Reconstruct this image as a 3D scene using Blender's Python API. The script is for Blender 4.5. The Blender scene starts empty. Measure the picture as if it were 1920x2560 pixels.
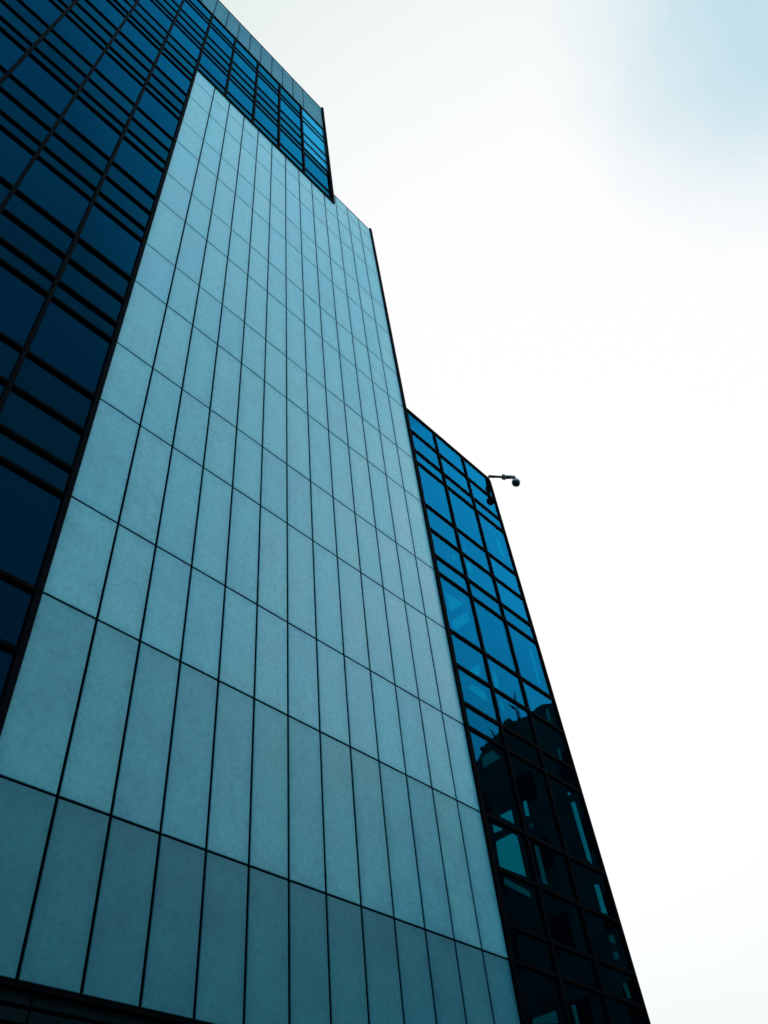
import bpy, bmesh, math, random
from mathutils import Vector, Matrix
random.seed(7)
S = bpy.context.scene
COL = S.collection
K = 0.6            # metres per stone panel width: the facade's module
EYE = 1.6          # camera height over the pavement

def W(u, v, z):    # facade module coordinates (along, into the wall, up from eye level) -> metres
    return Vector((K*u, K*v, K*z + EYE))

# ------------------------------------------------------------------ helpers
class MB:
    """collects shapes in one bmesh"""
    def __init__(self): self.bm = bmesh.new()
    def hexa(self, pts):
        vs = [self.bm.verts.new(p) for p in pts]
        for f in ((0,3,2,1),(4,5,6,7),(0,1,5,4),(1,2,6,5),(2,3,7,6),(3,0,4,7)):
            self.bm.faces.new([vs[i] for i in f])
        return self
    def box(self, a, b):            # metres
        x0,y0,z0 = [min(a[i],b[i]) for i in range(3)]; x1,y1,z1 = [max(a[i],b[i]) for i in range(3)]
        return self.hexa([(x0,y0,z0),(x1,y0,z0),(x1,y1,z0),(x0,y1,z0),(x0,y0,z1),(x1,y0,z1),(x1,y1,z1),(x0,y1,z1)])
    def mbox(self, u0,u1,v0,v1,z0,z1): return self.box(W(u0,v0,z0), W(u1,v1,z1))
    def panel(self, u0,u1,z0,z1, v0=0.0, depth=0.10, ch=0.010, jit=0.0):
        """cladding panel facing -y with chamfered edges; ch in modules"""
        j = random.uniform(-jit, jit); v0 = v0 + j
        f = [W(u0+ch,v0,z0+ch),W(u1-ch,v0,z0+ch),W(u1-ch,v0,z1-ch),W(u0+ch,v0,z1-ch)]
        m = [W(u0,v0+ch,z0),W(u1,v0+ch,z0),W(u1,v0+ch,z1),W(u0,v0+ch,z1)]
        b = [W(u0,v0+depth,z0),W(u1,v0+depth,z0),W(u1,v0+depth,z1),W(u0,v0+depth,z1)]
        V = [[self.bm.verts.new(p) for p in r] for r in (f,m,b)]
        F = self.bm.faces.new
        F(V[0]); F(list(reversed(V[2])))
        for r in (0,1):
            for i in range(4):
                k = (i+1) % 4
                F([V[r][k],V[r][i],V[r+1][i],V[r+1][k]])
        la = self.bm.loops.layers.uv.get('near') or self.bm.loops.layers.uv.new('near')
        lb = self.bm.loops.layers.uv.get('far') or self.bm.loops.layers.uv.new('far')
        for fc in set(f for r in V for q in r for f in q.link_faces):
            for lp in fc.loops:
                uu = lp.vert.co.x/K; zz = (lp.vert.co.z-EYE)/K
                lp[la].uv = (uu-u0, zz-z0); lp[lb].uv = (u1-uu, z1-zz)
        return self
    def tube(self, pts, r, n=10, cap=True):
        pts = [Vector(p) for p in pts]; rings = []
        rs = r if isinstance(r,(list,tuple)) else [r]*len(pts)
        for i,p in enumerate(pts):
            d = (pts[min(i+1,len(pts)-1)]-pts[max(i-1,0)]).normalized()
            a = d.cross(Vector((0,0,1)) if abs(d.z) < .9 else Vector((1,0,0))).normalized(); b = d.cross(a)
            rings.append([self.bm.verts.new(p + rs[i]*(math.cos(t)*a + math.sin(t)*b)) for t in [2*math.pi*k/n for k in range(n)]])
        for q in range(len(rings)-1):
            for k in range(n):
                self.bm.faces.new([rings[q][k],rings[q][(k+1)%n],rings[q+1][(k+1)%n],rings[q+1][k]])
        if cap: self.bm.faces.new(list(reversed(rings[0]))); self.bm.faces.new(rings[-1])
        return self
    def lathe(self, c, prof, n=24):   # prof: (radius, z offset), axis z
        c = Vector(c); rings = []
        for r,z in prof:
            rings.append([self.bm.verts.new(c + Vector((max(r,1e-4)*math.cos(2*math.pi*k/n), max(r,1e-4)*math.sin(2*math.pi*k/n), z))) for k in range(n)])
        for q in range(len(rings)-1):
            for k in range(n):
                self.bm.faces.new([rings[q][k],rings[q][(k+1)%n],rings[q+1][(k+1)%n],rings[q+1][k]])
        self.bm.faces.new(rings[0]); self.bm.faces.new(list(reversed(rings[-1])))
        return self
    def build(self, name, mat, parent=None, smooth=False):
        bmesh.ops.recalc_face_normals(self.bm, faces=self.bm.faces[:])
        me = bpy.data.meshes.new(name); self.bm.to_mesh(me); self.bm.free()
        if smooth:
            for f in me.polygons: f.use_smooth = True
        me.materials.append(mat)
        o = bpy.data.objects.new(name, me); COL.objects.link(o)
        if parent: 
            o.parent = parent
            pm = parent
            off = Vector((0,0,0))
            while pm: off += pm.location; pm = pm.parent
            me.transform(Matrix.Translation(-off))
        return o

def tag(o, label=None, cat=None, group=None, kind=None):
    if label: o['label'] = label
    if cat: o['category'] = cat
    if group: o['group'] = group
    if kind: o['kind'] = kind
    return o
def thing(name, loc, label, cat, group=None):
    o = bpy.data.objects.new(name, None); COL.objects.link(o); o.location = loc; o.empty_display_size = .3
    return tag(o, label, cat, group)

# ------------------------------------------------------------------ materials
def mat(name):
    m = bpy.data.materials.new(name); m.use_nodes = True
    nt = m.node_tree; nt.nodes.clear()
    out = nt.nodes.new('ShaderNodeOutputMaterial')
    return m, nt, out
def N(nt, t, **kw):
    n = nt.nodes.new(t)
    for k,v in kw.items(): setattr(n, k, v)
    return n
def noise(nt, vec, scale, detail=3, rough=.55):
    n = N(nt,'ShaderNodeTexNoise'); n.inputs['Scale'].default_value = scale; n.inputs['Detail'].default_value = detail; n.inputs['Roughness'].default_value = rough
    nt.links.new(vec, n.inputs['Vector']); return n
def ramp(nt, fac, stops):
    r = N(nt,'ShaderNodeValToRGB'); e = r.color_ramp.elements
    while len(e) < len(stops): e.new(.5)
    for i,(p,c) in enumerate(stops): e[i].position = p; e[i].color = (*c,1)
    nt.links.new(fac, r.inputs['Fac']); return r
def mixc(nt, a, b, fac, mode='MIX'):
    m = N(nt,'ShaderNodeMix', data_type='RGBA', blend_type=mode)
    for s,v in ((m.inputs['Factor'],fac),(m.inputs['A'],a),(m.inputs['B'],b)):
        if hasattr(v,'is_linked'): nt.links.new(v,s)
        else: s.default_value = v if not isinstance(v,tuple) else (*v,1)
    return m.outputs['Result']

def simple(name, col, rough=.6, spec=.5, var=.25, scale=3.0, metal=0.0, bump=0.0):
    m, nt, out = mat(name)
    b = N(nt,'ShaderNodeBsdfPrincipled'); g = N(nt,'ShaderNodeNewGeometry')
    n = noise(nt, g.outputs['Position'], scale, 4)
    lo = tuple(c*(1-var) for c in col); hi = tuple(c*(1+var) for c in col)
    r = ramp(nt, n.outputs['Fac'], [(.3,lo),(.7,hi)])
    nt.links.new(r.outputs['Color'], b.inputs['Base Color'])
    b.inputs['Roughness'].default_value = rough; b.inputs['Specular IOR Level'].default_value = spec; b.inputs['Metallic'].default_value = metal
    if bump:
        bp = N(nt,'ShaderNodeBump'); bp.inputs['Strength'].default_value = bump; bp.inputs['Distance'].default_value = .02
        n2 = noise(nt, g.outputs['Position'], scale*8, 4); nt.links.new(n2.outputs['Fac'], bp.inputs['Height']); nt.links.new(bp.outputs['Normal'], b.inputs['Normal'])
    nt.links.new(b.outputs['BSDF'], out.inputs['Surface'])
    return m

def stone(name, tone, rough=.5, spec=.2):
    """honed blue-grey granite: speckle, cloudy mottling, a tone per slab, faint rain streaks"""
    m, nt, out = mat(name); L = nt.links.new
    b = N(nt,'ShaderNodeBsdfPrincipled'); g = N(nt,'ShaderNodeNewGeometry'); pos = g.outputs['Position']
    # each slab samples another part of the quarry block
    rnd = g.outputs['Random Per Island']
    sh = N(nt,'ShaderNodeVectorMath', operation='SCALE'); sh.inputs[0].default_value = (37.0,11.0,23.0); L(rnd, sh.inputs['Scale'])
    ad = N(nt,'ShaderNodeVectorMath', operation='ADD'); L(pos, ad.inputs[0]); L(sh.outputs['Vector'], ad.inputs[1]); p2 = ad.outputs['Vector']
    cloud = noise(nt, p2, 1.3, 4, .6)
    c1 = ramp(nt, cloud.outputs['Fac'], [(.25,tuple(c*k for c,k in zip(tone,(.70,.80,.84)))),(.5,tone),(.78,tuple(c*k for c,k in zip(tone,(1.26,1.13,1.07))))])
    hue = ramp(nt, rnd, [(0,(.85,.955,.985)),(.35,(1.0,1.0,1.0)),(.7,(1.07,1.03,.99)),(1,(.90,1.0,1.03))])
    c2 = mixc(nt, c1.outputs['Color'], hue.outputs['Color'], 1.0, 'MULTIPLY')
    mp = N(nt,'ShaderNodeMapping'); mp.inputs['Scale'].default_value = (6.0,6.0,.35); L(p2, mp.inputs['Vector'])
    st = noise(nt, mp.outputs['Vector'], 1.0, 3, .6)
    sr = ramp(nt, st.outputs['Fac'], [(.30,(.84,.90,.92)),(.52,(1,1,1))])
    c3 = mixc(nt, c2, sr.outputs['Color'], .55, 'MULTIPLY')
    big = noise(nt, pos, .16, 3, .5)
    bgr = ramp(nt, big.outputs['Fac'], [(.32,(.88,.96,1.0)),(.66,(1.10,1.03,1.0))])
    c3 = mixc(nt, c3, bgr.outputs['Color'], .8, 'MULTIPLY')
    sp = noise(nt, pos, 55.0, 2, .7)
    spr = ramp(nt, sp.outputs['Fac'], [(.30,(.80,.84,.86)),(.5,(1,1,1)),(.72,(1.12,1.10,1.08))])
    c4 = mixc(nt, c3, spr.outputs['Color'], .8, 'MULTIPLY')
    # sealant bleed: an uneven darker margin along the joints, widest below the upper joint
    ds = []
    for nm in ('near','far'):
        uvn = N(nt,'ShaderNodeUVMap', uv_map=nm); sx = N(nt,'ShaderNodeSeparateXYZ'); L(uvn.outputs['UV'], sx.inputs[0])
        ds += [sx.outputs['X'], sx.outputs['Y']]
    sc_ = N(nt,'ShaderNodeMath', operation='MULTIPLY'); L(ds[3], sc_.inputs[0]); sc_.inputs[1].default_value = .55
    def mn(a,b_):
        q = N(nt,'ShaderNodeMath', operation='MINIMUM'); L(a, q.inputs[0]); L(b_, q.inputs[1]); return q.outputs[0]
    dd = mn(mn(ds[0],ds[1]),mn(ds[2],sc_.outputs[0]))
    en = noise(nt, p2, 3.2, 4, .65)
    eo_ = N(nt,'ShaderNodeMath', operation='MULTIPLY_ADD'); L(en.outputs['Fac'], eo_.inputs[0]); eo_.inputs[1].default_value = .34; L(dd, eo_.inputs[2])
    er = ramp(nt, eo_.outputs[0], [(.13,(.56,.74,.80)),(.24,(.83,.91,.93)),(.40,(1,1,1))])
    c4 = mixc(nt, c4, er.outputs['Color'], .9, 'MULTIPLY')
    gm = noise(nt, p2, 15.0, 5, .8)
    gr = ramp(nt, gm.outputs['Fac'], [(.34,(.70,.79,.83)),(.5,(1,1,1)),(.66,(1.20,1.13,1.10))])
    c4 = mixc(nt, c4, gr.outputs['Color'], .8, 'MULTIPLY')
    L(c4, b.inputs['Base Color'])
    rr = ramp(nt, cloud.outputs['Fac'], [(.2,(rough-.08,)*3),(.8,(rough+.1,)*3)]); L(rr.outputs['Color'], b.inputs['Roughness'])
    b.inputs['Specular IOR Level'].default_value = spec
    L(b.outputs['BSDF'], out.inputs['Surface'])
    return m

def glass(name, body, refl, ior=1.7, trans=None, wave=.0015, rough=.015):
    """coated glazing: body colour (tinted, opaque-backed) or transparent tint, under a fresnel reflection"""
    m, nt, out = mat(name); L = nt.links.new
    g = N(nt,'ShaderNodeNewGeometry')
    n = noise(nt, g.outputs['Position'], .9, 2)
    bp = N(nt,'ShaderNodeBump'); bp.inputs['Strength'].default_value = .35; bp.inputs['Distance'].default_value = wave*4
    L(n.outputs['Fac'], bp.inputs['Height'])
    gl = N(nt,'ShaderNodeBsdfGlossy'); gl.inputs['Color'].default_value = (*refl,1); gl.inputs['Roughness'].default_value = rough; L(bp.outputs['Normal'], gl.inputs['Normal'])
    fr = N(nt,'ShaderNodeFresnel'); L(bp.outputs['Normal'], fr.inputs['Normal'])
    ix = N(nt,'ShaderNodeMapRange'); ix.inputs['To Min'].default_value = ior; ix.inputs['To Max'].default_value = 1/ior; L(g.outputs['Backfacing'], ix.inputs['Value']); L(ix.outputs[0], fr.inputs['IOR'])
    # slight pane to pane difference in tint
    rnd = N(nt,'ShaderNodeObjectInfo').outputs['Random']
    rv = ramp(nt, rnd, [(0,(.84,.88,.90)),(1,(1.12,1.08,1.06))])
    tint = mixc(nt, refl, rv.outputs['Color'], 1.0, 'MULTIPLY'); L(tint, gl.inputs['Color'])
    d = N(nt,'ShaderNodeBsdfDiffuse'); d.inputs['Color'].default_value = (*body,1)
    mx = N(nt,'ShaderNodeMixShader')
    if trans:
        t = N(nt,'ShaderNodeBsdfTransparent'); t.inputs['Color'].default_value = (*trans,1)
        m0 = N(nt,'ShaderNodeMixShader'); m0.inputs['Fac'].default_value = .06
        L(t.outputs[0], m0.inputs[1]); L(d.outputs[0], m0.inputs[2]); base = m0.outputs[0]
    else: base = d.outputs[0]
    L(fr.outputs[0], mx.inputs['Fac']); L(base, mx.inputs[1]); L(gl.outputs[0], mx.inputs[2])
    L(mx.outputs[0], out.inputs['Surface'])
    return m

M = {}
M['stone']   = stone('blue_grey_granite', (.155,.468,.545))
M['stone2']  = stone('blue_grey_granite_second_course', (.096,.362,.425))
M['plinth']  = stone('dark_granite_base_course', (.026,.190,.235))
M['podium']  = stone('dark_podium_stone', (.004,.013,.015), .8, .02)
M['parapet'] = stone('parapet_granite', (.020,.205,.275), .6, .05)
M['joint']   = simple('black_joint_rubber', (.002,.003,.004), .95, .0)  # dark sealant backing in the slab joints
M['frame']   = simple('black_anodised_frame', (.003,.004,.005), .85, .01, .2, 6)
M['mullion'] = simple('charcoal_mullion_paint', (.003,.005,.007), .85, .01, .2, 6)
M['trim']    = simple('black_edge_trim', (.002,.003,.004), .85, .01)
M['body']    = simple('dark_building_core', (.010,.016,.020), .8, .1)
M['inner']   = simple('stairwell_interior', (.050,.080,.085), .8, .15)
M['roof']    = simple('grey_roof_membrane', (.10,.11,.11), .9, .1)
M['pane']    = glass('navy_vision_glass', (.0006,.0040,.0090), (.003,.110,.220), 1.55)
M['spandrel']= glass('petrol_spandrel_glass', (.0006,.0050,.0090), (.003,.098,.185), 1.55)
M['pane_sky_painted'] = glass('painted_sky_reflection_glass', (.060,.250,.330), (.003,.130,.260), 1.55)  # brighter sky reflection of the corner panes, put into the body colour
M['wing']    = glass('azure_wing_glass', (.001,.006,.012), (.004,.180,.375), 1.55, trans=(.05,.52,.60))
M['stair_a'] = glass('clear_stair_glass', (.01,.05,.06), (.05,.3,.35), 1.3, trans=(.34,.66,.69))
M['stair_b'] = glass('smoked_stair_glass', (.01,.03,.03), (.03,.15,.15), 1.3, trans=(.18,.36,.37))
M['cctv']    = simple('grey_green_camera_metal', (.016,.028,.028), .45, .5)
M['cctv_l']  = simple('pale_camera_housing', (.16,.22,.22), .4, .5)
M['dome']    = glass('smoked_dome', (.010,.020,.020), (.5,.6,.6), 1.5, rough=.05)
M['asphalt'] = simple('asphalt', (.045,.047,.05), .9, .2, .25, 5, bump=.3)
M['paving']  = simple('concrete_paving', (.16,.165,.165), .85, .2, .2, 2, bump=.2)
M['kerb']    = simple('kerb_stone', (.24,.24,.235), .85, .2)
M['dark_wall'] = simple('dark_weathered_render', (.20,.26,.17), .9, .1, .3, .6)
M['unseen_dull_wall'] = simple('unseen_grey_render', (.13,.14,.14), .9, .1, .25, .6)
M['dark_win'] = glass('dark_window_glass', (.004,.008,.010), (.12,.18,.2), 1.45)
M['leaf']    = simple('dark_roof_leaves', (.012,.022,.014), .8, .1, .5, 9)
M['paint']   = simple('white_road_paint', (.7,.7,.68), .8, .2)

# ------------------------------------------------------------------ camera
CX, D = -4.76500065, 11.74315061
right = Vector((0.68284167,-0.72496873,-0.09026401)); down = Vector((0.50415865,0.55703182,-0.65995425)); fwd = Vector((0.52872612,0.40513688,0.7458638))
cam = bpy.data.cameras.new('camera'); co = bpy.data.objects.new('camera', cam); COL.objects.link(co)
co.matrix_world = Matrix.Translation(W(CX,-D,0)) @ Matrix((right,-down,-fwd)).transposed().to_4x4()
cam.sensor_fit = 'VERTICAL'; cam.sensor_height = 36.0; cam.sensor_width = 27.0; cam.lens = 36.0*2070.75/2560
cam.clip_start = .1; cam.clip_end = 3000
S.camera = co
def in_frame(u, z, v=0.0, m=.02):
    d = Vector((u-CX, D+v, z)); w = d.dot(fwd)
    if w <= 0: return False
    x = 2070.75*d.dot(right)/w/960; y = 2070.75*d.dot(down)/w/1280
    return abs(x) < 1+m and abs(y) < 1+m

# ------------------------------------------------------------------ the building
tower = thing('office_building', W(4,0,-EYE/K), 'tall office building of blue-grey stone slabs and dark blue glass with a glass wing', 'building')

# --- stone wall
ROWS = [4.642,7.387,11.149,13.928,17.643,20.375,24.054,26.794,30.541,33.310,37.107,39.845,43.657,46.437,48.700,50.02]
UL, UR, UI = -0.18, 13.00, 9.66
cols = [UL] + list(range(1,13)) + [UR]
G = .029
mb = MB(); mb2 = MB(); mp = MB()
for r in range(len(ROWS)-1):
    z0, z1 = ROWS[r]+.023, ROWS[r+1]-.023
    for c in range(13):
        u0 = cols[c]+(G if c else 0); u1 = cols[c+1]-(G if c < 12 else 0)
        zz = z1
        if u0 < UI+.1:                        # below the upper curtain wall
            if z0 > 48: 
                if u1 > UI+.15: u0 = UI+.15
                else: continue
            elif z1 > 48 and u1 < UI+.1: zz = min(z1, 48.36)
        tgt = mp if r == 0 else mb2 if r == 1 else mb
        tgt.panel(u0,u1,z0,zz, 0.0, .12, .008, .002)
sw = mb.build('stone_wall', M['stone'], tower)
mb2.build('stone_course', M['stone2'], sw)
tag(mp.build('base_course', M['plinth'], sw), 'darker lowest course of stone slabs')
bk = MB().mbox(UL+.01,UR-.01,.022,.30,4.66,48.30).mbox(UI+.17,UR-.01,.022,.30,48.302,49.98)
bk.build('joint_backing', M['joint'], sw)
# the black trims on the two right-hand edges
tr = MB().mbox(UR+.003,UR+.155,-.07,.30,-2.6,50.30); tr.build('edge_trim', M['trim'], tower)
tr = MB().mbox(9.655,9.805,-.09,.30,48.34,67.15); tr.build('edge_trim', M['trim'], tower)

# --- shadow band and podium under the stone
lg = MB().mbox(-12.0,UR,-.004,.42,4.575,4.640); lg.build('shadow_band_ledge', M['trim'], tower)  # black slab, its colour stands for the shadow band under the stone
pd = MB(); zc = 4.565
k = 0
while zc > -2.6:
    h = .165
    u = -11.7 
    while u < UR-.1:
        u2 = min(u+2.6, UR); pd.panel(u+.012,u2-.012,zc-h,zc,.06,.10,.006,.002); u = u2
    zc -= .215; k += 1
pw = pd.build('podium_wall', M['podium'], tower)
MB().mbox(-12.0,UR-.004,.15,.42,-2.66,4.57).build('joint_backing', M['joint'], pw)

# --- body behind the cladding, roofs
bd = MB().mbox(-11.9,9.64,.46,26,-2.667,66.6); bd.mbox(9.645,UR-.006,.44,24,-2.667,49.7)
core = bd.build('building_core', M['body'], tower)
MB().mbox(-11.9,9.64,.62,26,66.6,66.72).build('roof', M['roof'], tower)
MB().mbox(9.66,UR-.01,.6,24,49.7,49.82).build('roof', M['roof'], tower)

# --- parapet
pp = MB()
pj = [-11.9+.0] + [-.2+.995*i for i in range(-11,9)] + [9.65]
pj[1:] = pj[1:]
for i in range(len(pj)-1):
    a, b = pj[i], pj[i+1]
    pp.panel(a+.024,b-.024,61.98,65.56,.02,.12,.008,.002)
    pp.panel(a+.024,b-.024,65.60,66.86,.02,.12,.008,.002)
pa = pp.build('parapet', M['parapet'], tower)
MB().mbox(-11.89,9.645,.036,.44,61.97,66.80).build('joint_backing', M['joint'], pa)
MB().mbox(-11.93,9.65,-.01,.60,66.87,66.95).build('coping', M['trim'], pa)
MB().mbox(9.82,UR,-.01,.60,50.03,50.10).build('coping', M['trim'], sw)

# --- curtain wall, left of the stone and above it
MUL = [-11.8,-9.87,-7.95,-6.05,-4.14,-2.17,-0.245,1.675,3.61,5.51,7.47]
E = 4.642
even = [0.9,7.41,13.87,20.36,26.80,33.27,39.78,46.14,52.55,59.0]
odd  = [4.70,11.13,17.60,24.02,30.50,36.99,43.52,49.86,56.35]
tz = []
for i,e in enumerate(even):
    o = odd[i] if i < len(odd) else None
    tz.append(e); tz.append(e+.875)
    if o:
        tz.append((e+.875+o)/2); tz.append(o)
tz = [z for z in tz if z > 4.65 or z < 4.6]
tz = sorted(z for z in tz if z > 4.71)
def eo(z): return .037 if z < 24 else .027 if z < 34 else .018 if z < 47 else .008     # how far transoms stand out
tz = [z*(1-eo(z)/D/2) for z in tz]
TH = .046      # half height of a transom
TOPZ = 61.94*(1-.03/D/2)
glazing = MB().mbox(-11.9,UL-.012,.18,.455,4.645,61.94).mbox(UL-.01,9.645,.315,.435,48.35,61.94)
cw = glazing.build('curtain_wall', M['body'], tower)
for i,u in enumerate(MUL):
    z0 = 4.645 if i <= 6 else 48.45
    hw = .056 if i != 6 else .064
    m = MB().mbox(u-hw,u+hw,-.036,.17,z0,61.96)
    m.build('mullion', M['mullion'], cw)
zlist = [4.70] + tz
for z in zlist:
    EO = eo(z)
    r = MB().mbox(MUL[0]+.07, UL-.005, -EO, .17, z-(TH if z < 24 else .037), z+(TH if z < 24 else .037)) if z < 47 else MB().mbox(MUL[0]+.07, 9.65, -EO, .17, z-.037, z+.037)
    r.build('transom', M['frame'], cw)
MB().mbox(MUL[0]+.07, 9.65, -.020, .17, TOPZ-.05, 61.962).build('top_rail', M['frame'], cw)
MB().mbox(UL+.002, 9.65, -.08, .114, 48.375, 48.60).build('bottom_rail', M['frame'], cw)
levels = sorted(zlist + [TOPZ])
rest = {'window_pane': MB(), 'spandrel_panel': MB()}
cnt = {'window_pane':0,'spandrel_panel':0}
items = []
for b in range(len(MUL)):
    u0 = MUL[b]+.05; u1 = (MUL[b+1]-.05) if b+1 < len(MUL) else 9.66
    for i in range(len(levels)-1):
        z0, z1 = levels[i]+.05, levels[i+1]-.05
        if b >= 6:
            if z1 < 48.5: continue
            z0 = max(z0, 48.56)
        kind = 'window_pane' if z1-z0 > 2.2 else 'spandrel_panel'
        vis = any(in_frame(a,c) for a in (u0,u1) for c in (z0,z1))
        w = Vector(((u0+u1)/2-CX, D, (z0+z1)/2)); area = (u1-u0)*(z1-z0)*D/w.length**3
        items.append((not vis, -area, kind, u0,u1,z0,z1))
items.sort()
for nv,_,kind,u0,u1,z0,z1 in items:
    lim = 78 if kind == 'window_pane' else 98
    tilt = random.uniform(-.0016,.0016)
    if not nv and cnt[kind] < lim:
        cnt[kind] += 1; q = MB()
    else: q = rest[kind]
    v = .045
    q.hexa([W(u0,v,z0),W(u1,v+tilt,z0),W(u1,v+.05,z0),W(u0,v+.05,z0),W(u0,v-tilt,z1),W(u1,v,z1),W(u1,v+.05,z1),W(u0,v+.05,z1)])
    if q is not rest[kind]:
        o = q.build(kind, M['pane_sky_painted' if u0 > 7.4 and z0 > 53.0 else 'pane' if kind == 'window_pane' else 'spandrel'], cw)
        if u0 > 7.4 and z0 > 53.0: o['label'] = 'pane at the top corner, pale with painted sky reflection'
tag(rest['window_pane'].build('window_pane', M['pane'], cw), kind='stuff')
tag(rest['spandrel_panel'].build('spandrel_panel', M['spandrel'], cw), kind='stuff')

# --- the lower glass wing
WU0, WU1, WT = 13.16, 19.34, 30.86
WB = -2.6
wz = [30.72,29.12,27.72,26.88,24.20,22.78,21.34,20.45,17.78,16.33,14.86,13.99,11.20,9.72,8.28,7.43,4.72,3.25,1.80,.93,-1.75]
wz = [z*(1-.015/D/2) for z in wz]
wing = MB().mbox(WU0+.002,WU0+.10,.16,8.0,WB,30.6).mbox(WU0+.10,WU1-.06,7.85,8.0,WB,30.6).build('glass_wing', M['inner'], tower)
MB().mbox(WU0+.002,WU1+.02,.02,8.05,30.62,WT).build('roof', M['trim'], wing)
WM = [WU0+.05,15.13,17.19,19.29]
for i,u in enumerate(WM):
    MB().mbox(u-.043,u+.043,-.022,.15,WB,30.615).build('mullion', M['mullion'], wing)
for i,z in enumerate(wz):
    MB().mbox(WU0+.115,WM[3]-.065,-.015,.13,z-.050,z+.050).build('transom' if i else 'top_rail', M['frame'], wing)
for b in range(3):
    for i in range(len(wz)-1):
        u0, u1, z1, z0 = WM[b]+.055, WM[b+1]-.055, wz[i]-.065, wz[i+1]+.065
        t = random.uniform(-.0012,.0012); v = .04
        MB().hexa([W(u0,v,z0),W(u1,v+t,z0),W(u1,v+.03,z0),W(u0,v+.03,z0),W(u0,v-t,z1),W(u1,v,z1),W(u1,v+.03,z1),W(u0,v+.03,z1)]).build('window_pane', M['wing'], wing)
# end wall of the stair inside the wing: a plate pierced by stair windows (v, z)
holes = [
 ([(3.11,27.64),(2.82,27.64),(2.80,27.16)],0), ([(2.32,27.60),(2.12,27.65),(2.10,27.38),(2.16,27.19)],0), ([(2.35,26.70),(2.13,26.46),(2.13,25.80),(2.32,26.28)],0),
 ([(3.74,25.78),(2.90,24.50),(3.72,24.50)],0), ([(3.73,24.08),(2.80,24.03),(2.80,23.40),(3.56,23.37),(3.73,23.73)],0),
 ([(3.36,21.10),(2.80,21.12),(2.80,20.61),(2.99,20.56)],0), ([(3.74,20.97),(3.52,20.66),(3.70,20.66)],1), ([(3.60,20.32),(3.33,20.36),(2.80,19.61),(2.80,19.20),(2.99,19.45)],0),
 ([(2.30,20.34),(2.12,20.32),(2.11,19.39),(2.28,19.57)],0), ([(2.31,18.98),(2.11,18.70),(2.11,18.31),(2.23,18.45)],0), ([(3.62,17.11),(3.08,17.15),(2.76,16.65),(3.62,16.59)],1),
 ([(3.38,14.60),(2.74,14.60),(2.78,14.02)],0), ([(2.29,14.67),(2.10,14.64),(2.11,14.02),(2.30,14.11)],0), ([(3.72,14.42),(3.27,14.02),(3.74,14.07)],0),
 ([(3.73,13.77),(3.00,13.79),(2.73,13.51),(2.73,12.10),(3.78,12.91)],0), ([(3.71,12.50),(2.74,11.62),(2.76,11.42),(3.72,12.26)],1), ([(2.23,13.81),(2.05,13.78),(2.14,13.48)],1),
 ([(2.25,13.06),(2.05,12.90),(2.05,11.58),(2.26,11.76)],1), ([(.48,13.81),(.29,13.77),(.28,11.79),(.32,11.57),(.46,11.86)],0), ([(.47,11.03),(.28,10.96),(.27,10.03),(.47,10.17)],0),
 ([(.49,14.22),(.33,14.04),(.50,14.05)],0), ([(.44,15.89),(.29,15.84),(.31,15.32),(.45,15.41)],1), ([(.44,17.57),(.28,17.51),(.33,16.86),(.47,17.00)],1),
 ([(.41,20.32),(.30,20.29),(.32,18.58),(.43,18.70)],0), ([(.52,26.80),(.38,26.77),(.32,25.46),(.45,25.63)],0), ([(.46,9.50),(.27,9.44),(.27,9.20),(.47,9.29)],1),
 ([(.46,9.04),(.29,9.00),(.29,8.78),(.48,8.82)],1), ([(.45,8.19),(.28,8.14),(.27,7.72),(.42,7.77)],1), ([(3.69,8.16),(2.77,8.14),(2.74,7.78),(3.72,8.02)],1), ([(2.27,8.12),(2.08,8.10),(2.09,7.58),(2.26,7.62)],1),
 ([(.45,22.10),(.33,22.06),(.36,21.82),(.46,21.90)],0), ([(.45,23.75),(.32,23.70),(.36,23.40),(.47,23.52)],0)]
SU0, SU1 = 19.205, 19.275
bm = bmesh.new()
def loop(pts):
    vs = [bm.verts.new(W(SU0,v,z)) for v,z in pts]
    for i in range(len(vs)): bm.edges.new((vs[i],vs[(i+1)%len(vs)]))
loop([(.152,WB),(7.84,WB),(7.84,30.6),(.152,30.6)])
for h,_ in holes: loop(h)
bmesh.ops.triangle_fill(bm, use_beauty=True, edges=bm.edges[:], normal=(-1,0,0))
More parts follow.
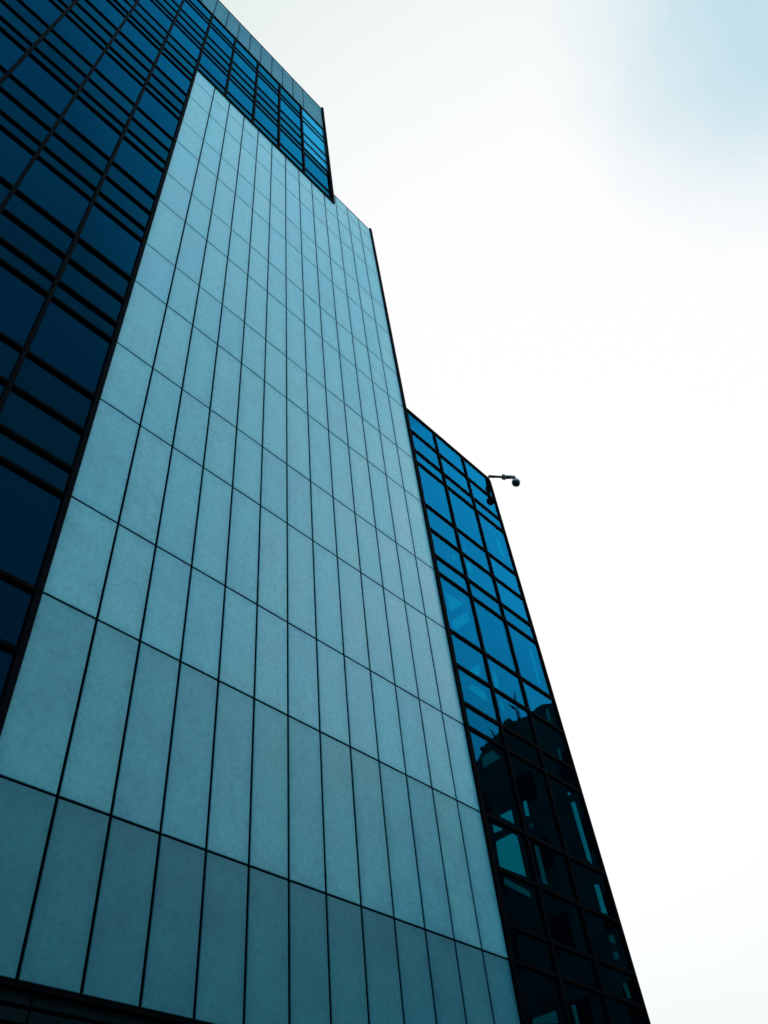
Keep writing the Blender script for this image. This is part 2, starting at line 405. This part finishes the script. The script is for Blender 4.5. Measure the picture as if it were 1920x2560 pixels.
# triangle_fill may close the openings: drop faces whose centre lies inside one
def inside(pt, poly):
    x,y = pt; r = False
    for i in range(len(poly)):
        (x0,y0),(x1,y1) = poly[i],poly[i-1]
        if (y0 > y) != (y1 > y) and x < (x1-x0)*(y-y0)/(y1-y0)+x0: r = not r
    return r
kill = []
for f in bm.faces:
    c = f.calc_center_median(); p = (c.y/K, (c.z-EYE)/K)
    if any(inside(p,h) for h,_ in holes): kill.append(f)
if kill: bmesh.ops.delete(bm, geom=kill, context='FACES_ONLY')
ex = bmesh.ops.extrude_face_region(bm, geom=bm.faces[:])
bmesh.ops.translate(bm, verts=[g for g in ex['geom'] if isinstance(g,bmesh.types.BMVert)], vec=(K*(SU1-SU0),0,0))
q = MB(); q.bm.free(); q.bm = bm
q.build('stair_end_wall', M['inner'], wing)
for h,kx in holes:
    cy = sum(p[0] for p in h)/len(h); czz = sum(p[1] for p in h)/len(h)
    ins = [(cy+(a-cy)*1.0, czz+(b-czz)*1.0) for a,b in h]
    q = MB(); A = [q.bm.verts.new(W(SU0+.025,a,b)) for a,b in ins]; B = [q.bm.verts.new(W(SU0+.045,a,b)) for a,b in ins]
    q.bm.faces.new(A); q.bm.faces.new(list(reversed(B)))
    for i in range(len(A)): k = (i+1)%len(A); q.bm.faces.new([A[i],A[k],B[k],B[i]])
    q.build('stair_window', M['stair_b' if kx else 'stair_a'], wing)
# pilasters standing on the inside of that wall
for v in (.85,1.5,2.55): MB().mbox(19.08,19.203,v,v+.16,WB,30.6).build('pilaster', M['inner'], wing)

# ------------------------------------------------------------------ security camera on the wing's corner
base = W(19.25,-.06,30.78)
elbow = W(20.43,-.745,31.14); dome_c = W(20.455,-.76,30.74)
cc = thing('security_camera', base, 'small dome security camera on a thin arm at the top corner of the glass wing', 'security camera')
d = (elbow-base); side = d.cross(Vector((0,0,1))).normalized()
a0 = W(19.24,-.03,30.86)
MB().tube([a0, base+d*.60], .042, 10).build('arm', M['cctv'], cc, True)
MB().tube([base+d*.56, elbow], .060, 12).build('outer_arm', M['cctv'], cc, True)
pb = base+d*.585
clamp = MB(); clamp.tube([pb-d.normalized()*.03, pb+d.normalized()*.03], .08, 12)
clamp.tube([pb+Vector((0,0,.02)), pb+Vector((0,0,.105)), pb+Vector((0,0,.125))], [.04,.035,.02], 8)
clamp.tube([pb-Vector((0,0,.02)), pb-Vector((0,0,.085)), pb-Vector((0,0,.13))], [.06,.045,.01], 8)
clamp.build('clamp', M['cctv'], cc, True)
MB().tube([elbow-d.normalized()*.03, elbow+d.normalized()*.025+Vector((0,0,-.01)), elbow+d.normalized()*.035+Vector((0,0,-.05)), Vector((dome_c.x,dome_c.y,dome_c.z+.10))], [.048,.045,.04,.04], 12).build('elbow', M['cctv'], cc, True)
hz = MB().lathe(dome_c+Vector((0,0,-.01)), [(0.0000,0.1260),(0.0470,0.1235),(0.0890,0.0991),(0.1176,0.0554),(0.1260,0.0151),(0.1260,-0.0118),(0.1193,-0.0202)], 28).build('housing', M['cctv_l'], cc, True)
MB().lathe(dome_c+Vector((0,0,-.035)), [(0.1184,0.0118),(0.1184,0.0000),(0.1126,-0.0319),(0.0941,-0.0680),(0.0655,-0.0966),(0.0294,-0.1109),(0.0000,-0.1142)], 28).build('dome', M['dome'], cc, True)

# ------------------------------------------------------------------ the street behind the camera (mirrored in the glass)
tag(MB().box((-900,-900,-.5),(900,900,-.004)).build('ground', M['asphalt']), kind='structure')
tag(MB().box((-60,-9.0,-.2),(26,.1,.0)).build('pavement', M['paving']), kind='structure')
tag(MB().box((-60,-9.3,-.2),(26,-9.003,.012)).build('kerb', M['kerb']), kind='structure')
tag(MB().box((-60,-22,-.2),(26,-19,.004)).build('pavement', M['paving']), kind='structure')

def block(name, x0,x1,y0,y1,h, wallm, label, face, nst, nwin, roofline=None):
    root = thing(name, ((x0+x1)/2,(y0+y1)/2,0), label, 'building')
    if roofline is None:
        w = MB().box((x0,y0,0),(x1,y1,h)).build('wall', wallm, root)
        MB().box((x0-.15,y0-.15,h),(x1+.15,y1+.15,h+.25)).build('roof_slab', wallm, root)
    else:                                # profile (y, z) of the street end carried back over the block
        q = MB(); pts = [(y1,0)]+roofline+[(y0,0)]
        A = [q.bm.verts.new((x0,y,z)) for y,z in pts]; B = [q.bm.verts.new((x1,y,z)) for y,z in pts]
        q.bm.faces.new(A); q.bm.faces.new(list(reversed(B)))
        for i in range(len(A)): k = (i+1)%len(A); q.bm.faces.new([A[i],A[k],B[k],B[i]])
        w = q.build('wall', wallm, root)
    for s in range(nst):
        z = 1.2+s*(h-1.0)/nst
        for k in range(nwin):
            if face == 'y':
                wd = (x1-x0)/nwin; a = x0+wd*(k+.25)
                MB().box((a,y1-.05,z),(a+wd*.5,y1+.03,z+1.5)).build('window', M['dark_win'], root)
            else:
                wd = (y1-y0)/nwin; a = y0+wd*(k+.28)
                MB().box((x0-.03,a,z),(x0+.05,a+wd*.44,z+1.5)).build('window', M['dark_win'], root)
    return root
rl = [(-8.2,26.62),(-9.63,26.64),(-10.43,26.84),(-11.35,26.70),(-12.1,26.82),(-12.28,26.92),(-12.46,27.18),(-12.78,27.15),(-12.95,27.04),(-13.18,26.53),(-13.30,26.75),(-13.43,26.64),(-13.74,26.58),(-13.97,26.40),(-14.25,26.40),(-14.42,26.18),(-14.86,25.88),(-15.0,25.72),(-15.3,25.74),(-34,25.7)]
XF = 31.2
block('corner_building', XF, XF+14, -34, -8.2, 25.5, M['dark_wall'], 'dark building across the side street whose uneven roofline is mirrored in the glass wing', 'x', 7, 9, rl)
def mast(pts, r, label):
    tag(MB().tube(pts, r, 6).build('roof_mast', M['trim']), label, 'mast')
X1 = XF+.15
mast([(X1,-11.90,26.7),(X1,-11.83,27.87),(X1,-11.88,28.61)], [.045,.04,.035], 'tall thin mast on the flat part of the dark roof')
mast([(X1,-13.75,26.5),(X1,-13.78,26.9),(X1,-13.85,27.2)], [.06,.055,.045], 'short mast on the sloping end of the dark roof')
br = MB(); br.tube([(X1,-11.98,26.7),(X1,-12.05,27.2),(X1+.05,-12.02,27.35),(X1,-12.16,27.68),(X1,-12.38,28.07)], [.09,.08,.07,.055,.03], 6)
br.tube([(X1,-12.30,28.00),(X1,-12.1,27.70),(X1,-11.84,27.52)], [.03,.04,.03], 6); br.tube([(X1,-12.05,27.2),(X1+.1,-11.9,27.32)], [.03,.01], 6)
tag(br.build('bare_sapling', M['trim']), 'bare crooked sapling growing on the dark roof', 'plant')
gl = thing('roof_lamp', (X1,-14.55,25.9), 'globe lamp standing at the edge of the dark roof', 'lamp')
MB().tube([(X1,-14.45,26.0),(X1,-14.45,26.55)], .02, 6).build('post', M['trim'], gl)
MB().lathe((X1,-14.58,26.35), [(0,.13),(.07,.11),(.12,.04),(.12,-.04),(.07,-.11),(0,-.13)], 12).build('globe', M['trim'], gl, True)
sh = MB()
for i in range(420):
    y = random.choice([random.gauss(-12.6,.3),random.uniform(-15.2,-9.6),random.gauss(-13.5,.2),random.gauss(-14.2,.25)])
    zr = [p for p in rl if p[0] <= y]; b = zr[0] if zr else rl[-1]; ia = rl.index(b); a = rl[max(ia-1,0)]
    f = 0 if a[0] == b[0] else (a[0]-y)/(a[0]-b[0]); z = a[1]+(b[1]-a[1])*min(max(f,0),1)
    c = Vector((XF+random.uniform(-.05,.5), y, z+random.uniform(-.10,.04))); s = random.uniform(.02,.05)
    n = Vector((random.gauss(0,1),random.gauss(0,1),random.gauss(0,1))).normalized(); t = n.orthogonal().normalized(); w = n.cross(t)
    sh.bm.faces.new([sh.bm.verts.new(c+s*p) for p in (t, w*.5, -t, -w*.5)])
tag(sh.build('roof_plants', M['leaf']), kind='stuff')
block('unseen_shade_block', -48, 4, -44, -21, 27.9, M['unseen_dull_wall'], 'unseen grey block behind the viewer, added to shade the lower facade', 'y', 8, 16)  # unseen, added to darken the lower left facade and its mirrored panes
block('unseen_shade_house', 6, 27, -44, -23, 12, M['dark_wall'], 'unseen dark flat-roofed house across the street, added for shade', 'y', 3, 9)  # unseen, added to shade the foot of the facade

# ------------------------------------------------------------------ light
SUN = Vector((.75,.45,.48)).normalized()
el = math.asin(SUN.z); az = math.atan2(SUN.x, SUN.y)
sl = bpy.data.lights.new('sun','SUN'); sl.energy = 1.0; sl.angle = math.radians(12); sl.color = (1,.97,.92)
so = bpy.data.objects.new('sun', sl); COL.objects.link(so); so.rotation_euler = SUN.to_track_quat('Z','Y').to_euler(); so.location = (0,0,60)
w = bpy.data.worlds.new('World'); S.world = w; w.use_nodes = True
nt = w.node_tree; nt.nodes.clear(); L = nt.links.new
out = N(nt,'ShaderNodeOutputWorld'); bg = N(nt,'ShaderNodeBackground'); bg.inputs['Strength'].default_value = .1
sky = N(nt,'ShaderNodeTexSky', sky_type='NISHITA'); sky.sun_disc = False; sky.sun_elevation = el; sky.sun_rotation = az; sky.air_density = 1.0; sky.dust_density = 2.0
tc = N(nt,'ShaderNodeTexCoord')
dt = N(nt,'ShaderNodeVectorMath', operation='DOT_PRODUCT'); L(tc.outputs['Generated'], dt.inputs[0]); dt.inputs[1].default_value = SUN
nz = noise(nt, tc.outputs['Generated'], 2.2, 4, .5)
ma = N(nt,'ShaderNodeMath', operation='MULTIPLY_ADD'); L(nz.outputs['Fac'], ma.inputs[0]); ma.inputs[1].default_value = .16; 
mb_ = N(nt,'ShaderNodeMath', operation='SUBTRACT'); L(dt.outputs['Value'], mb_.inputs[0]); mb_.inputs[1].default_value = .08
L(mb_.outputs[0], ma.inputs[2])
mr = N(nt,'ShaderNodeMapRange'); mr.inputs['From Min'].default_value = -1; mr.inputs['From Max'].default_value = 1; L(ma.outputs[0], mr.inputs['Value'])
# thin bright overcast: whiter and stronger towards the veiled sun (values are divided by ten by the strength)
def f(d): return (d+1)/2
hz = ramp(nt, mr.outputs[0], [(f(-.6),(.27,.46,.60)),(f(.12),(.16,.30,.39)),(f(.30),(.17,.30,.38)),(f(.42),(.46,.63,.73)),(f(.55),(.80,.96,1.0)),(f(.85),(1,1,1))])
sc = N(nt,'ShaderNodeVectorMath', operation='SCALE'); L(hz.outputs['Color'], sc.inputs[0]); sc.inputs['Scale'].default_value = 50.0
# the thin haze reaches a little past the zenith here
BD = Vector((.42,-.195,.886)).normalized()
d2 = N(nt,'ShaderNodeVectorMath', operation='DOT_PRODUCT'); L(tc.outputs['Generated'], d2.inputs[0]); d2.inputs[1].default_value = BD
n3 = noise(nt, tc.outputs['Generated'], 5.0, 5, .55)
r3 = N(nt,'ShaderNodeMapRange', interpolation_type='SMOOTHSTEP'); r3.inputs['From Min'].default_value = .9845; r3.inputs['From Max'].default_value = .9915; L(d2.outputs['Value'], r3.inputs['Value'])
sz = N(nt,'ShaderNodeSeparateXYZ'); L(tc.outputs['Generated'], sz.inputs[0])
hzn = ramp(nt, sz.outputs['Z'], [(.08,(.17,.20,.185)),(.26,(.23,.25,.235)),(.46,(.70,.72,.71)),(.62,(1,1,1))])
low = mixc(nt, sc.outputs['Vector'], hzn.outputs['Color'], 1.0, 'MULTIPLY')
# the half of the sky beyond the building: thin even haze, palest around the veiled sun
CD = Vector((.66,.20,.72)).normalized()
d4 = N(nt,'ShaderNodeVectorMath', operation='DOT_PRODUCT'); L(tc.outputs['Generated'], d4.inputs[0]); d4.inputs[1].default_value = CD
n4 = noise(nt, tc.outputs['Generated'], 3.0, 5, .55)
m4 = N(nt,'ShaderNodeMath', operation='MULTIPLY_ADD'); L(n4.outputs['Fac'], m4.inputs[0]); m4.inputs[1].default_value = .05; L(d4.outputs['Value'], m4.inputs[2])
hz2 = ramp(nt, m4.outputs[0], [(.50,(.62,.70,.70)),(.80,(.78,.86,.84)),(.89,(.91,.95,.945)),(.97,(1,1,1))])
s2 = N(nt,'ShaderNodeVectorMath', operation='SCALE'); L(hz2.outputs['Color'], s2.inputs[0]); s2.inputs['Scale'].default_value = 9.9
TD = Vector((.43,-.25,.865)).normalized()
d5 = N(nt,'ShaderNodeVectorMath', operation='DOT_PRODUCT'); L(tc.outputs['Generated'], d5.inputs[0]); d5.inputs[1].default_value = TD
m5 = N(nt,'ShaderNodeMath', operation='MULTIPLY_ADD'); L(n3.outputs['Fac'], m5.inputs[0]); m5.inputs[1].default_value = .03; L(d5.outputs['Value'], m5.inputs[2])
r5 = N(nt,'ShaderNodeMapRange', interpolation_type='SMOOTHSTEP'); r5.inputs['From Min'].default_value = .976; r5.inputs['From Max'].default_value = 1.037; L(m5.outputs[0], r5.inputs['Value'])
base2 = mixc(nt, s2.outputs['Vector'], (4.3,6.8,7.9), r5.outputs[0])
yf = N(nt,'ShaderNodeMapRange', interpolation_type='SMOOTHSTEP'); yf.inputs['From Min'].default_value = -.19; yf.inputs['From Max'].default_value = -.146; L(sz.outputs['Y'], yf.inputs['Value'])
mx3 = N(nt,'ShaderNodeMath', operation='MAXIMUM'); L(yf.outputs[0], mx3.inputs[0]); L(r3.outputs[0], mx3.inputs[1])
both = mixc(nt, low, base2, mx3.outputs[0])
fin = N(nt,'ShaderNodeVectorMath', operation='MULTIPLY_ADD'); L(sky.outputs['Color'], fin.inputs[0]); fin.inputs[1].default_value = (.02,.02,.02); L(both, fin.inputs[2])
L(fin.outputs['Vector'], bg.inputs['Color']); L(bg.outputs[0], out.inputs['Surface'])

vs = S.view_settings; vs.view_transform = 'Standard'; vs.look = 'None'; vs.gamma = 1; vs.use_curve_mapping = False; vs.exposure = 0
S.cycles.use_denoising = True
S.cycles.max_bounces = 8; S.cycles.transparent_max_bounces = 16
